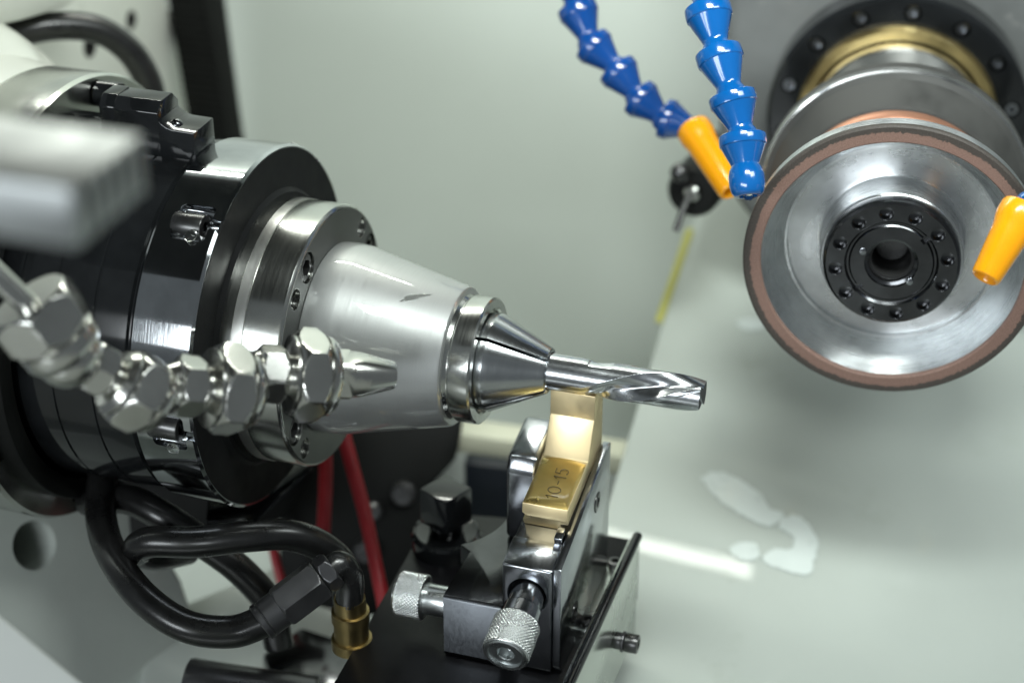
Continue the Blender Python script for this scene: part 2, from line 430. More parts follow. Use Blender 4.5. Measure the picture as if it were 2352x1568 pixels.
for k, (x, y, r) in enumerate(((928, 1130, 5), (842, 1262, 5), (860, 1170, 3.5))):
    p = at(x, y, 739)
    solo('cover_screw', lathe([(-2, 0), (-2, r), (3, r), (4, r*.8), (4, 0)], p, (0.2, -0.9, 0.3), 24), M['screw'],
         ['dull round screw head nearest the silver cone on the dark cover', 'lowest dull screw head beside the red cable on the dark cover',
          'small dull screw head between the two red cables'][k], 'screw', 'screws on the dark way cover')
# red cables
cab = [([(742, 960, 700), (748, 1080, 695), (745, 1180, 690), (742, 1240, 688)], 2.7, 'short red cable hanging down behind the silver flange'),
       ([(780, 960, 690), (806, 1060, 686), (838, 1180, 680), (868, 1320, 672), (892, 1440, 668)], 2.7, 'long red cable slanting down towards the knurled knob'),
       ([(622, 1120, 725), (622, 1200, 722), (630, 1270, 718), (648, 1340, 716)], 1.9, 'thin red cable furthest left behind the black hose')]
for pts, r, lb in cab:
    solo('red_cable', tube([at(*p) for p in pts], r, 16), M['red'], lb, 'cable', 'red cables below the chuck')
# black handle with rod at the cabinet corner, yellow tape along the sheet's edge
hc = at(1590, 443, 735); ax = unit(at(1590, 443, 735)-at(1662, 352, 790))
h = thing('clamp_handle', 'black round clamp handle behind the orange nozzle at the cabinet corner', 'handle', hc)
mk('grip', lathe([(-75, 0), (-75, 8), (-60, 10), (-14, 11), (-3, 10.6), (0, 9), (0, 4), (-2, 3.5), (-2, 0)], hc, ax, 48), M['dark'], h)
mk('centre_screw', lathe([(-2, 0), (-2, 3.2), (1.5, 3.2), (2.2, 2.4), (2.2, 0)], hc, ax, 24), M['nickel'], h)
mk('rod', tube([hc+ax*1, at(1572, 475, 732), at(1552, 530, 730)], 1.4, 12), M['screw'], h)
mk('set_screw', ball(at(1562, 396, 728), 4.0, 20), M['screw'], h)
t0, t1 = sh(1585, 528), sh(1512, 742)
tw = unit(np.cross(t1-t0, SN))*1.6
solo('yellow_tape', prism([t0-tw+SN*.3, t0+tw+SN*.3, t1+tw+SN*.3, t1-tw+SN*.3], SN*0.4, 0), M['yellow'],
     'strip of yellow tape along the edge of the pale sheet', 'tape')
# lamp reflections on the sheet, painted as thin whitish films
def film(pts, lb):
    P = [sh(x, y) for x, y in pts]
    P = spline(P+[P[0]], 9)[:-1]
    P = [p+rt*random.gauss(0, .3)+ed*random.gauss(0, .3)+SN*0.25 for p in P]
    return solo('painted_reflection', prism(P, SN*0.45, 0), M['sheet_glare'], lb, 'coolant film', 'painted reflections on the pale sheet')  # lamp reflections painted on the sheet, no coolant lies there
film([(1608, 1100), (1640, 1085), (1690, 1098), (1745, 1135), (1768, 1168), (1800, 1182), (1778, 1206), (1745, 1205), (1690, 1175), (1650, 1148)], 'long whitish painted reflection furthest up the pale sheet')
film([(1796, 1190), (1832, 1185), (1874, 1235), (1868, 1300), (1850, 1322), (1775, 1302), (1752, 1282), (1775, 1262), (1812, 1262), (1822, 1236), (1790, 1212)], 'whitish hooked painted reflection furthest right on the pale sheet')
film([(1672, 1262), (1700, 1248), (1735, 1252), (1742, 1280), (1715, 1288), (1690, 1280)], 'small round whitish painted reflection between the two larger ones')
film([(1690, 740), (1720, 732), (1755, 742), (1750, 758), (1705, 758)], 'faint whitish painted reflection left of the grinding wheel rim')

# ================================================================== wheel head (local frame: +y runs back along the wheel axis)
YAW = R_(7)
WC = at(2047, 606, 612)
def wl_(x, y, z):
    return V3(WC[0]+x*math.cos(YAW)-y*math.sin(YAW), WC[1]+x*math.sin(YAW)+y*math.cos(YAW), WC[2]+z)
YA = (0, 1, 0)
# housing
hd = thing('spindle_head', 'dark grey grinding spindle head behind the wheels', 'machine head', WC, rotz=YAW)
pl = [V3(-50, 142, -62), V3(-70, 142, -36), V3(-70, 142, 150), V3(125, 142, 150), V3(125, 142, -62)]
mk('housing', prism(pl, V3(0, 120, 0), 6, 3), M['head_grey'], hd, local=True)
fl = ringlathe([(128, 36), (126.5, 37), (126.5, 48.6), (128, 50), (142.5, 50), (142.5, 36)], (0, 0, 0), YA, 96)
sc_pos = [(43.6*math.cos(2*math.pi*(k+.4)/14), 43.6*math.sin(2*math.pi*(k+.4)/14)) for k in range(14)]
fl = cut(fl, [cyl((x, 0, z), YA, 3.4, 120, 131, 0.1, 24) for x, z in sc_pos])
fo = mk('flange', fl, M['black'], hd, local=True)
for x, z in sc_pos:
    mk('socket_screw', cut(lathe([(130.9, 0), (130.9, 2.8), (127.6, 2.8), (127.2, 2.4), (127.2, 0)], (x, 0, z), YA, 24),
       [hexnut((x, 128, z), YA, 1.3, 4, 0)]), M['gun'], fo, local=True)
mk('gold_ring', ringlathe([(122, 34.5), (121.5, 38.0), (123, 38.6), (142, 38.6), (142, 34.5)], (0, 0, 0), YA, 96), M['dull_gold'], hd, local=True)
mk('spindle_nose', lathe([(141, 0), (141, 33.4), (112, 33.4), (108, 31), (94, 30.5), (92, 26), (84, 25), (84, 0)], (0, 0, 0), YA, 96), M['wheel_side'], hd, local=True)
for k in range(8):
    t = 2*math.pi*(k+0.5)/8
    mk('nose_screw', lathe([(86, 0), (86, 3), (90, 3), (90.8, 2.4), (90.8, 0)], (22*math.sin(t), 12, 22*math.cos(t)), (0, -1, 0), 24) if False else
       cyl((30.6*math.sin(t), 101, 30.6*math.cos(t)), (math.sin(t), 0, math.cos(t)), 3.0, -2, 1.4, 0.4, 24), M['nickel'], hd, local=True)
for x, z in ((-54, 92), (100, 92)):
    b_ = mk('mounting_bolt', cut(cyl((x, 142, z), (0, -1, 0), 6, -1, 7, 0.8, 32), [hexnut((x, 134, z), YA, 2.6, 8, 0)]), M['nickel'], hd, local=True)
# wheel behind
gw = thing('rear_grinding_wheel', 'grey grinding wheel stacked behind the copper-rimmed wheel', 'grinding wheel', WC, rotz=YAW)
mk('wheel_body', lathe([(86, 0), (86, 24), (72, 24), (68, 38), (65, 45.8), (63.5, 47), (56.5, 47), (55, 46.2), (54, 44.4), (50.5, 42.5), (43.0, 38.6), (42.5, 37.6), (42.5, 0)], (0, 0, 0), YA, 128),
   M['grey_wheel'], gw, local=True)
mk('rim_band', ringlathe([(55.2, 46.2), (55.6, 47.15), (58.6, 47.15), (58.6, 46.2)], (0, 0, 0), YA, 128), M['wheel_side'], gw, local=True)
mk('copper_flank', lathe([(42.4, 0), (42.4, 37.5), (39.5, 37.3), (37.5, 36), (30, 20), (26.2, 20), (26.2, 0)], (0, 0, 0), YA, 96), M['copper'], gw, local=True)
# front wheel
gr = thing('grinding_wheel', 'cup grinding wheel with copper-brown rim and silver dish facing the camera', 'grinding wheel', WC, rotz=YAW)
mk('wheel_body', ringlathe([(26, 7.7), (26, 27), (22, 38), (10, 47.6), (8, 48.4), (2.3, 48.75), (1.9, 48.4), (1.9, 43.6), (3.0, 42.9), (5.0, 42.2), (15.4, 36.0), (15.4, 35.2), (16.9, 34.9),
     (17.6, 25.6), (17.2, 24.2), (16.4, 23.8), (4.6, 23.5), (4.0, 23.0), (4.0, 7.7)], (0, 0, 0), YA, 192), M['dish'], gr, local=True)
mk('abrasive_rim', ringlathe([(2.1, 48.95), (0.6, 48.95), (0.0, 48.3), (0.0, 43.4), (0.4, 43.0), (2.1, 43.0)], (0, 0, 0), YA, 192), M['abrasive'], gr, local=True)
hubp = ringlathe([(3.95, 7.6), (3.95, 22.6), (1.4, 22.6), (0.5, 22.2), (0.0, 21.4), (0.0, 15.4), (1.0, 14.6), (1.0, 14.0), (0.4, 13.4), (0.4, 8.8), (1.4, 8.6), (1.8, 7.6)], (0, 0, 0), YA, 144)
hp = [(18.3*math.cos(2*math.pi*(k+.35)/12), 18.3*math.sin(2*math.pi*(k+.35)/12)) for k in range(12)]
hubp = cut(hubp, [lathe([(-2, 0), (-2, 2.7), (0.35, 2.45), (0.4, 2.2), (3.2, 2.2), (3.6, 0)], (x, 0, z), YA, 28) for x, z in hp]
           + [box((14.0*math.cos(t), 0.6, 14.0*math.sin(t)), (3.2, 3, 2.0), 0, Matrix.Rotation(-t, 3, 'Y')) for t in (0.75, 3.9)])
hb = mk('hub', hubp, M['gun_dark'], gr, local=True)
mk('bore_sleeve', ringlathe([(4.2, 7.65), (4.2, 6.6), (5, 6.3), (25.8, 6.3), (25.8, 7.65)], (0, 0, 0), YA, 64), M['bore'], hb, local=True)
mk('arbor_end', lathe([(26, 0), (26, 6.2), (15, 6.2), (14, 5.2), (14, 0)], (0, 0, 0), YA, 48), M['screw'], hb, local=True)
for k, (x, z) in enumerate(((6.6, -6.0), (-9.6, 3.6))):
    mk('hub_screw', cyl((x, 0, z), YA, 1.3, -0.1, 2, 0.3, 20), M['gun'], hb, local=True)

# ================================================================== coolant hoses with ball segments
def bead(a, b, Rr, k):
    """one snap-together segment: socket cup, taper, neck and ball; a, b = socket mouth and next mouth"""
    d = b-a; L = np.linalg.norm(d); ax = d/L; q = L/14.0
    prof = [(1.8, 0), (1.8, .60), (0.4, .68), (0.0, .84), (0.05, .93), (0.4, .985), (0.9, 1.0), (3.3, 1.0), (3.8, .985), (4.1, .94), (10.6, .57), (11.4, .54), (12.0, .55),
            (12.8, .61), (13.8, .66), (15.0, .68), (16.2, .66), (17.4, .58), (18.2, .46), (18.2, 0)]
    return lathe([(s*q, r*Rr) for s, r in prof], a, ax, 64)
def ball_hose(name, label, pts, Rr, mats, last_ball=None, nozzle=None, group=None):
    P = [at(*p) for p in pts]
    t = thing(name, label, 'hose', P[-1], group)
    for i in range(len(P)-1):
        mk('segment', bead(P[i], P[i+1], Rr, i), mats[0], t, ang=22)
    if nozzle:
        a, b, r0, r1 = nozzle; a, b = at(*a), at(*b); L = np.linalg.norm(b-a)
        mk('nozzle', lathe([(2, 0), (2, r0*.62), (0.3, r0*.66), (-.3, r0*.8), (0, r0*.95), (.8, r0), (4.5, r0), (6.5, r0*.93), (8.5, r1+(r0-r1)*.55), (L-1.2, r1*1.0), (L-.3, r1*.93), (L, r1*.8),
                            (L-1, r1*.62), (L-12, r1*.6), (L-12, 0)], a, b-a, 64), M['orange'], t, ang=40)
    return t
hz = 600
bh = ball_hose('coolant_hose', 'glossy blue segmented coolant hose ending in a bare ball above the wheel rim',
               [(1592, -92, 612), (1624, 15, 606), (1648, 116, 602), (1680, 216, 598), (1705, 310, 596), (1714, 404, 594)], 7.75, [M['blue']])
e1 = at(1714, 398, 594); ed1 = unit(at(1714, 404, 594)-at(1705, 310, 596))
mk('end_ball', cut(lathe([(-4, 0), (-4, 3.9), (-2.5, 4.6), (-1, 5.4), (1, 5.85), (4, 5.85), (6.4, 5.2), (7.4, 4.4), (7.6, 3.8), (7.6, 0)], e1, ed1, 64), [cyl(e1, ed1, 3, 2, 12, 0.1, 32)]),
   M['blue'], bh, ang=45)
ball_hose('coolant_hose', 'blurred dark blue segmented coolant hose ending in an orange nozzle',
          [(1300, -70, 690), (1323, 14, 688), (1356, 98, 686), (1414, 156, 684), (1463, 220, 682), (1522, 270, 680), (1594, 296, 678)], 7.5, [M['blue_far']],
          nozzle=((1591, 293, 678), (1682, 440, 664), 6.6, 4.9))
ball_hose('coolant_hose', 'orange nozzle on a blue ball at the right edge over the wheel',
          [(2470, 372, 575), (2420, 425, 568), (2368, 470, 561)], 7.0, [M['blue']], nozzle=((2352, 478, 560), (2262, 640, 556), 7.0, 4.6))
solo('coolant_drop', lathe([(-0.8, 0), (-0.7, 1.2), (0.2, 1.8), (0.9, 1.4), (1.3, .6), (1.4, 0)], e1+ed1*7.6, (0, 0, -1), 24), M['coolant'],
     'clear coolant drop hanging from the blue end ball', 'drop')

# ================================================================== work head and chuck on the tool axis (x)
def pol(x, R, a): a = R_(a); return V3(x, -R*math.sin(a), R*math.cos(a))     # a: from straight up towards the camera
def nrm(a): a = R_(a); return V3(0, -math.sin(a), math.cos(a))
XA = (1, 0, 0)
wh = thing('work_head', 'pale work head casting with bolt holes at upper left', 'machine head', (-300, 0, -100))
XP = -262
cor = [on(-250, -200, 0, XP), on(382, -80, 0, XP), on(386, 20, 0, XP), on(396, 30, 0, XP), on(470, 430, 0, XP), on(480, 700, 0, XP), on(-250, 700, 0, XP)]
plate = prism(cor, V3(-14, 0, 0), 1.0)
holes = [(206, 106, 5.2), (301, 46, 4.3), (262, 92, 3.0)]
plate = cut(plate, [cyl(on(x, y, 0, XP), XA, r, -30, 10, 0.1, 32) for x, y, r in holes])
mk('back_plate', plate, M['white_cast'], wh)
for x, y, r in holes:
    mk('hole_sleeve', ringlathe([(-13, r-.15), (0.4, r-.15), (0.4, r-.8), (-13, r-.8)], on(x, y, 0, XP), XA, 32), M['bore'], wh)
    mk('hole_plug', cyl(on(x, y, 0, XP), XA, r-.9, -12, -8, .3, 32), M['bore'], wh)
mk('upper_cover', prism([on(-250, -300, 0, -225), on(230, -60, 0, -225), on(160, 20, 0, -225), on(60, 50, 0, -225), on(-250, 120, 0, -225)], V3(-35, 0, 0), 3), M['white_cast'], wh)
mk('round_body', lathe([(-262, 0), (-262, 92), (-222, 92), (-214, 88), (-205, 80), (-190, 77.5), (-190, 0)], (0, 0, 0), XA, 128), M['white_cast'], wh)
rg = ringlathe([(-189.8, 60), (-189.8, 77), (-188, 78), (-168, 78), (-166.6, 77), (-166.6, 62.5), (-176, 61)], (0, 0, 0), XA, 144)
ah = [14, 62, 110, 158, 206, 254, 302, 338]
rg = cut(rg, [cyl(pol(-170, 70, a), XA, 3.3, -14, 6, .1, 28) for a in ah])
ro = mk('steel_ring', rg, M['steel'], wh)
for a in ah:
    mk('socket_screw', cut(cyl(pol(-170, 70, a), XA, 2.9, -13, -2, .4, 28), [hexnut(pol(-172, 70, a), XA, 1.5, 5, 0)]), M['nickel'], ro)

pt = on(264, 219, 0, -160)
mk('port', ringlathe([(-6, 4.6), (2, 4.6), (2.4, 4.2), (2.4, 2.8), (-6, 2.8)], pt, XA, 32), M['black'], wh)
mk('port_plug', cyl(pt, XA, 2.7, -6, 1.2, .4, 24), M['brass'], wh)
gd = []
for r0, r1 in ((62.5, 70),):
    poly = [pol(-186, r1, a) for a in range(78, 206, 4)]+[pol(-186, r0, a) for a in range(202, 74, -4)]
mk('dark_reflection_ring', prism(poly, V3(26, 0, 0), 1.0), M['dark'], wh)  # added half ring, its black stands in for dark reflections in the steel

ck = thing('rotary_chuck', 'glossy black rotary chuck with polished steel rim', 'chuck', (-140, 0, -60))
body = lathe([(-189, 0), (-189, 59.6), (-160.5, 59.6), (-160, 59.9), (-159.6, 60.4), (-147.6, 60.4), (-147.2, 59.9), (-146.8, 59.9), (-146.4, 60.4), (-133.6, 60.4), (-133.2, 59.9),
              (-132.8, 59.9), (-132.4, 60.4), (-121.2, 60.4), (-120.6, 59.4), (-119.6, 59.4), (-119.6, 0)], (0, 0, 0), XA, 160)
slots = [pol(-148, 60, a) for a in (31, 142, 250)]
body = cut(body, [box(tuple(p), (4.6, 9, 7), 0, Matrix.Rotation(R_(a), 3, 'X')) for p, a in zip(slots, (31, 142, 250))])
mk('body', body, M['black'], ck)
rim = lathe([(-119.5, 0), (-119.5, 60.6), (-118.4, 61.6), (-98.6, 62.0), (-97.7, 61.2), (-97.7, 0)], (0, 0, 0), XA, 192)
pk = [32, 97, 170, 243, 316]
cutters = []
for a in pk:
    Rm = Matrix.Rotation(R_(a), 3, 'X')
    cutters.append(box(tuple(pol(-107, 62.2, a)), (12, 13, 7.0), 1.6, Rm, 3))
    cutters.append(cyl(pol(-102, 59.3, a), XA, 3.2, -2, 8, .1, 24))
rim = cut(rim, cutters, True)
rimo = mk('polished_rim', rim, M['polished'], ck)
mk('face_plate', lathe([(-98.4, 0), (-98.4, 61.0), (-97.55, 60.8), (-97.5, 47.6), (-96.6, 46.6), (-96.2, 46.2), (-96.2, 0)], (0, 0, 0), XA, 160), M['black_face'], ck)
for a in pk:
    mk('clamp_screw', cut(cyl(pol(-108.5, 59.0, a), XA, 4.3, -5.5, 5.0, .6, 36), [hexnut(pol(-103.1, 59.0, a), XA, 2.1, 5, 0)]), M['screw'], rimo)
    solo('coolant_drop', lathe([(-.6, 0), (-.5, 1.6), (0.0, 2.2), (0.6, 1.7), (1.1, .8), (1.2, 0)], pol(-105.5, 63.1, a+5), nrm(a), 24), M['coolant'],
         {32: 'coolant drop on the screw of the near upper rim pocket', 97: 'coolant drop on the screw of the near lower rim pocket', 170: 'coolant drop in the bottom rim pocket of the chuck',
          243: 'coolant drop in the rear rim pocket of the chuck', 316: 'coolant drop in the top far rim pocket of the chuck'}[a], 'drop', 'coolant drops in the chuck rim')
# index key on top
ky = thing('index_key', 'black stepped index key standing on top of the chuck', 'key block', (-140, 4, 60))
mk('key_bar', cut(box((-144.2, 2, 62.6), (50, 14, 7.6), .5), [cyl((-163, 2, 62), (0, 0, 1), 3.4, -1, 10, .1, 32)]), M['black'], ky)
pf = [V3(0, -5.4, 60), V3(0, -5.4, 75.0), V3(0, -2.4, 78.2), V3(0, 5.6, 78.2), V3(0, 9.4, 74.6), V3(0, 9.4, 60)]
K0, K1 = -147.5, -131.3
mk('key_tower', prism([p+V3(K0, 0, 0) for p in pf], V3(K1-K0, 0, 0), .4), M['black'], ky)
mk('key_collar', prism([p*V3(1, 1.03, 1)+V3(K0-5, 0, .3) for p in pf], V3(5.6, 0, 0), .6), M['black'], ky)
st = [V3(-132, 0, 58), V3(-132, 0, 73.2), V3(-130.4, 0, 71.4), V3(-128.6, 0, 70.3), V3(-126.5, 0, 69.8), V3(-119.0, 0, 69.6), V3(-119.0, 0, 58)]
mk('key_step', prism([p+V3(0, -5.2, 0) for p in st], V3(0, 14.4, 0), .35), M['black'], ky)
mk('screw_head', ball((-127.6, 0, 69.4), 2.2, 20), M['gun_dark'], ky)

# ================================================================== tool holder, collet and end mill
th_ = thing('tool_holder', 'steel tool holder with bolted flange and satin silver cone', 'tool holder', (-70, 0, -45))
fl = lathe([(-98.4, 0), (-98.4, 43.6), (-97.8, 44.3), (-93.2, 44.35), (-93.1, 44.2), (-89.2, 44.2), (-89.1, 44.4), (-77.0, 44.5), (-76.1, 43.7), (-76.0, 43.4), (-76.0, 0)], (0, 0, 0), XA, 192)
bigs = [27+90*k for k in range(4)]; smalls = [45+90*k for k in range(4)]
fl = cut(fl, [cyl(pol(-76, 38, a), XA, 5.2, -6, 4, .1, 40) for a in bigs] + [cyl(pol(-76, 39.2, a), XA, 3.5, -6, 4, .1, 32) for a in smalls])
flo = mk('flange', fl, M['steel'], th_)
# dark turned front face, 0.05 mm proud of the flange
ff = lathe([(-77, 0), (-77, 43.2), (-75.95, 43.2), (-75.95, 0)], (0, 0, 0), XA, 160)
ff = cut(ff, [cyl(pol(-76, 38, a), XA, 5.3, -6, 4, .1, 40) for a in bigs] + [cyl(pol(-76, 39.2, a), XA, 3.6, -6, 4, .1, 32) for a in smalls])
mk('front_face', ff, M['steel_face'], flo)
mk('ground_band', ringlathe([(-93.0, 43.5), (-93.0, 44.62), (-89.3, 44.62), (-89.3, 43.5)], (0, 0, 0), XA, 192), M['steel_strip'], flo)
for a in bigs:
    mk('socket_screw', cut(cyl(pol(-76, 38, a), XA, 4.7, -5.8, -.5, .6, 40), [hexnut(pol(-76.5, 38, a), XA, 2.5, 5, 0)]), M['screw'], flo)
for a in smalls:
    mk('plug_screw', cut(cyl(pol(-76, 39.2, a), XA, 3.35, -5.8, -2.0, .4, 32), [hexnut(pol(-78, 39.2, a), XA, 1.4, 3, 0)]), M['screw'], flo)
mk('cone', lathe([(-76.2, 0), (-76.2, 31.6), (-75.6, 32.1), (-74, 32.3), (-70, 32.2), (-66.4, 31.75), (-65.4, 31.5), (-31.4, 23.45), (-30.6, 23.1), (-30.2, 22.5), (-30.2, 0)], (0, 0, 0), XA, 192), M['satin'], th_, ang=12)
nt = lathe([(-30.6, 0), (-30.6, 21.2), (-29.0, 20.2), (-28.6, 20.2), (-28.2, 20.9), (-27.8, 21.05), (-21.6, 21.05), (-21.0, 20.5), (-21.0, 17.6), (-21.6, 17.0), (-23.5, 16.8), (-23.5, 0)], (0, 0, 0), XA, 160)
mk('clamping_nut', nt, M['steel'], th_)
cl = thing('collet', 'slotted conical steel collet gripping the cutter shank', 'collet', (-10, 0, -16))
cg = lathe([(-24.5, 0), (-24.5, 15.6), (-20.6, 16.1), (-18.6, 16.2), (-17.8, 15.9), (-17.2, 15.6), (-0.9, 7.9), (-0.2, 7.5), (0.0, 7.0), (0.0, 6.35), (-2, 6.1), (-2, 0)], (0, 0, 0), XA, 160)
sl = [35, 125, 215, 305]
cg = cut(cg, [box(tuple(pol(-9, 13, a)), (36, 1.25, 16), 0, Matrix.Rotation(R_(a), 3, 'X')) for a in sl])
mk('collet_body', cg, M['collet'], cl, ang=20)

em = thing('end_mill', 'solid carbide end mill with twisted flutes held in the collet', 'cutter', (25, 0, -6))
def endmill():
    RR, X0, X1, lead = 6.0, -3.0, 50.5, 84.0
    FL0 = 2.6
    nx, na = 200, 400
    vs, fs, rings = [], [], []
    for i in range(nx+1):
        x = X0+(X1-X0)*i/nx
        g = min(1, max(0, (x-11)/12)); g = g*g*(3-2*g)
        tw = -2*math.pi*(x-X1)/lead
        ring = []
        for k in range(na):
            ph = 2*math.pi*k/na
            q = ((ph-tw+FL0) % math.pi)/math.pi                       # position in one of two flutes
            if q < 0.07: r = RR
            elif q < 0.46: r = RR-g*0.22*min(1, (q-.07)/.02)
            else:
                t = (q-0.46)/0.54
                r = RR-g*(0.22*(1-t)+(RR-2.5)*math.sin(math.pi*t**1.25)**0.7)
            ring.append(len(vs)); vs.append(V3(x, -r*math.sin(ph), r*math.cos(ph)))
        rings.append(ring)
    for A_, B_ in zip(rings, rings[1:]):
        for k in range(na):
            j = (k+1) % na; fs.append((A_[j], A_[k], B_[k], B_[j]))
    fs.append(tuple(rings[0]))
    c = len(vs); vs.append(V3(X1-1.3, 0, 0))
    for k in range(na): fs.append((rings[-1][(k+1) % na], rings[-1][k], c))
    return vs, fs
eg = endmill()
eg = cut(eg, [box((17, 1.5, 7.6), (8.5, 12, 4.2), .6), box((50.6, 0, 0), (5.2, 2.3, 16), 0, Matrix.Rotation(R_(12), 3, 'X'))])
emo = mk('fluted_body', eg, M['carbide'], em, ang=28)
emo.data.materials.append(M['carbide_end'])                              # the end is left as ground, dark and dull
for p in emo.data.polygons:
    if p.normal.x > 0.35 and (p.center.x+BASE[em.name][0]*S) > 0.0475: p.material_index = 1

# ================================================================== steady rest
XL, XR = 0.5, 15.7
bl = thing('support_blade', 'gold coated support blade propping the end mill from below', 'support blade', ((XL+XR)/2, -15, -36))
pf = [(8.6, -8.2), (5.6, -6.15), (-1.2, -6.15), (-1.4, -15.0), (-8.2, -27.0), (-31.2, -31.0), (-31.7, -35.2), (-29.5, -40.0), (8.6, -33.0)]
g = prism([V3(XL, y, z) for y, z in pf], V3(XR-XL, 0, 0), .28)
sd = unit(V3(0, -23, -4.0)); sn = V3(0, sd[2], -sd[1])                      # down the slope, its normal
notch = prism([V3(XL-.3, -40, -34.2-1.2), V3(XL+2.6, -40, -36.4-1.2), V3(XL-.3, -40, -38.4-1.2)], V3(0, 50, 8.7), 0)
step = box((XR-.8, -22, -37.8), (3.6, 40, 5), 0, Matrix.Rotation(math.atan2(4, 23), 3, 'X'))
g = cut(g, [notch, step])
mk('blade', g, M['gold'], bl)
# coolant pool lying on the sloped face
a0, a1 = V3(0, -9.6, -27.25), V3(0, -31.0, -30.95)
def pool():
    vs, fs = [], []; nu, nv = 24, 30
    for i in range(nu+1):
        for k in range(nv+1):
            u, v = i/nu, k/nv
            x = XL+.25+(XR-XL-.5)*u
            w = v*(1-.0)+(1-v)*0.06*math.sin(u*math.pi)*-1.0
            p = a0+(a1-a0)*w
            edge = min(u, 1-u)*9; e2 = min(v*16, (1-v)*9)
            hgt = 0.04+0.55*min(1, max(0, min(edge, e2)))**0.5*(0.55+0.45*v)
            vs.append(V3(x, p[1], p[2])+sn*hgt)
    n = nv+1
    fs = [(i*n+k, (i+1)*n+k, (i+1)*n+k+1, i*n+k+1) for i in range(nu) for k in range(nv)]
    # close the underside just inside the face
    m0 = len(vs)
    top = list(vs)
    for i in range(nu+1):
        for k in range(nv+1):
            q_ = top[i*n+k]; d = (q_-a0)@sn
            vs.append(q_-sn*(d-0.02))
    fs += [(m0+i*n+k+1, m0+(i+1)*n+k+1, m0+(i+1)*n+k, m0+i*n+k) for i in range(nu) for k in range(nv)]
    rim_ = [i*n for i in range(nu+1)]+[nu*n+k for k in range(1, nv+1)]+[i*n+nv for i in range(nu-1, -1, -1)]+[k for k in range(nv-1, 0, -1)]
    fs += [(rim_[i], rim_[(i+1) % len(rim_)], m0+rim_[(i+1) % len(rim_)], m0+rim_[i]) for i in range(len(rim_))]
    return vs, fs
mk('wet_face', pool(), M['wet_gold'], bl, label='darker amber face wet with coolant', ang=60)
# the size marking 10-15, read up the slope, its top towards the chuck
strokes = {'1': [[(0.0, 1.5), (0.55, 2.1), (0.55, 0)]],
           '0': [[(0.85+0.85*math.sin(t), 1.05+1.05*math.cos(t)) for t in np.linspace(0, 2*math.pi, 21)]],
           '-': [[(0.1, .95), (0.95, .95)]],
           '5': [[(1.35, 2.1), (.25, 2.1), (.15, 1.25), (.75, 1.4), (1.25, 1.15), (1.4, .7), (1.2, .2), (.7, 0), (.1, .2)]]}
adv = {'1': 1.35, '0': 2.35, '-': 1.55, '5': 2.0}
gs, cur, kk = [], 0.0, 1.75
for ch in '10-15':
    for s_ in strokes[ch]:
        pts = []
        for (u, v) in s_:
            along = 3.4+(cur+u)*kk; xx = 11.1-v*kk*1.15
            pts.append(a1-(sd*-along)*1.0*np.array([1, 1, 1])*0+(-sd)*along+V3(xx, 0, 0)+sn*0.62)
        gs.append(tube(pts, 0.16, 6, smooth=False))
    cur += adv[ch]
mk('size_marking', join(*gs), M['marking'], bl, label='the marking 10-15 on the wet face')

rs = thing('steady_rest', 'blued steel steady rest block clamped on the black slide', 'steady rest', (0, -25, -84))
SL = math.atan2(12.4, 52)                                                      # slope of the guide
# right cheek plate
XC0, XC1 = 14.2, 18.6
ch_ = [(9.5, -29.2), (4.6, -29.6), (-47.6, -42.4), (-47.6, -80.5), (-45.5, -84), (9.5, -84)]
cp = prism([V3(XC0+1.7, y, z) for y, z in ch_], V3(XC1-XC0-1.7, 0, 0), .35)
sc = [(-6.5, -43.0), (-31, -70)]
cp = cut(cp, [cyl((XC1, y, z), XA, 3.6, -1.4, 2, .1, 36) for y, z in sc])
cpo = mk('cheek_plate', cp, M['gun'], rs)
for y, z in sc:
    mk('socket_screw', cut(cyl((XC1, y, z), XA, 3.2, -1.3, .35, .4, 36), [hexnut((XC1+.3, y, z), XA, 1.6, 2.4, 0)]), M['screw'], cpo)
# guide body with the sloped top
gb = [(9.5, -41.2), (-31, -47.4+3.2), (-31.0, -45.0), (-47.4, -42.6-1.0), (-48.2, -44.2), (-48.2, -62), (-46, -84), (9.5, -84)]
gb = [(9.5, -31.5), (-29.5, -40.2), (-36.4, -41.8), (-36.6, -40.4), (-47.8, -43.0), (-48.4, -43.6), (-48.4, -82), (-47.0, -84), (9.5, -84)]
gp = prism([V3(-0.6, y, z) for y, z in gb], V3(16.3, 0, 0), .4)
gp = cut(gp, [box((2.3, -44, -78), (6.4, 14, 20), 0), cyl((7.6, -48, -54), (0, -math.cos(SL), -math.sin(SL)), 6.6, -3, 12, .1, 48)])
mk('guide_body', gp, M['gun'], rs)
mk('clamp_strip', box((14.2, -34.4, -39.6), (2.6, 5.2, 4.6), .3, Matrix.Rotation(SL, 3, 'X')), M['gun'], rs)
# lower block with the scooped corner
bt = [V3(-20.8, -50.2, 0), V3(-20.2, -27.6, 0)]
arc = [V3(-40, 2, 0)+26.5*V3(math.cos(R_(t)), math.sin(R_(t)), 0) for t in (-52, -42, -32, -22, -12, -2, 8)]
bt = [V3(-20.8, -48.6, -60), V3(-20.4, -23.5, -60)]+[V3(p[0]-1.2, p[1]-1.5, -60) for p in arc]+[V3(-12.6, 9.5, -60), V3(-0.7, 9.5, -60), V3(-0.7, -48.6, -60)]
mk('base_block', cut(prism(bt, V3(0, 0, -24), .7), [cyl((-10, -52, -80), (0, 1, 0), 1, 0, 4, .1, 12)]), M['gun_dark'], rs)
# front skin of the block is ground bright blue
mk('block_front', box((-10.7, -48.75, -71.4), (19.6, 0.9, 21.6), .3), M['gun_face'], rs)
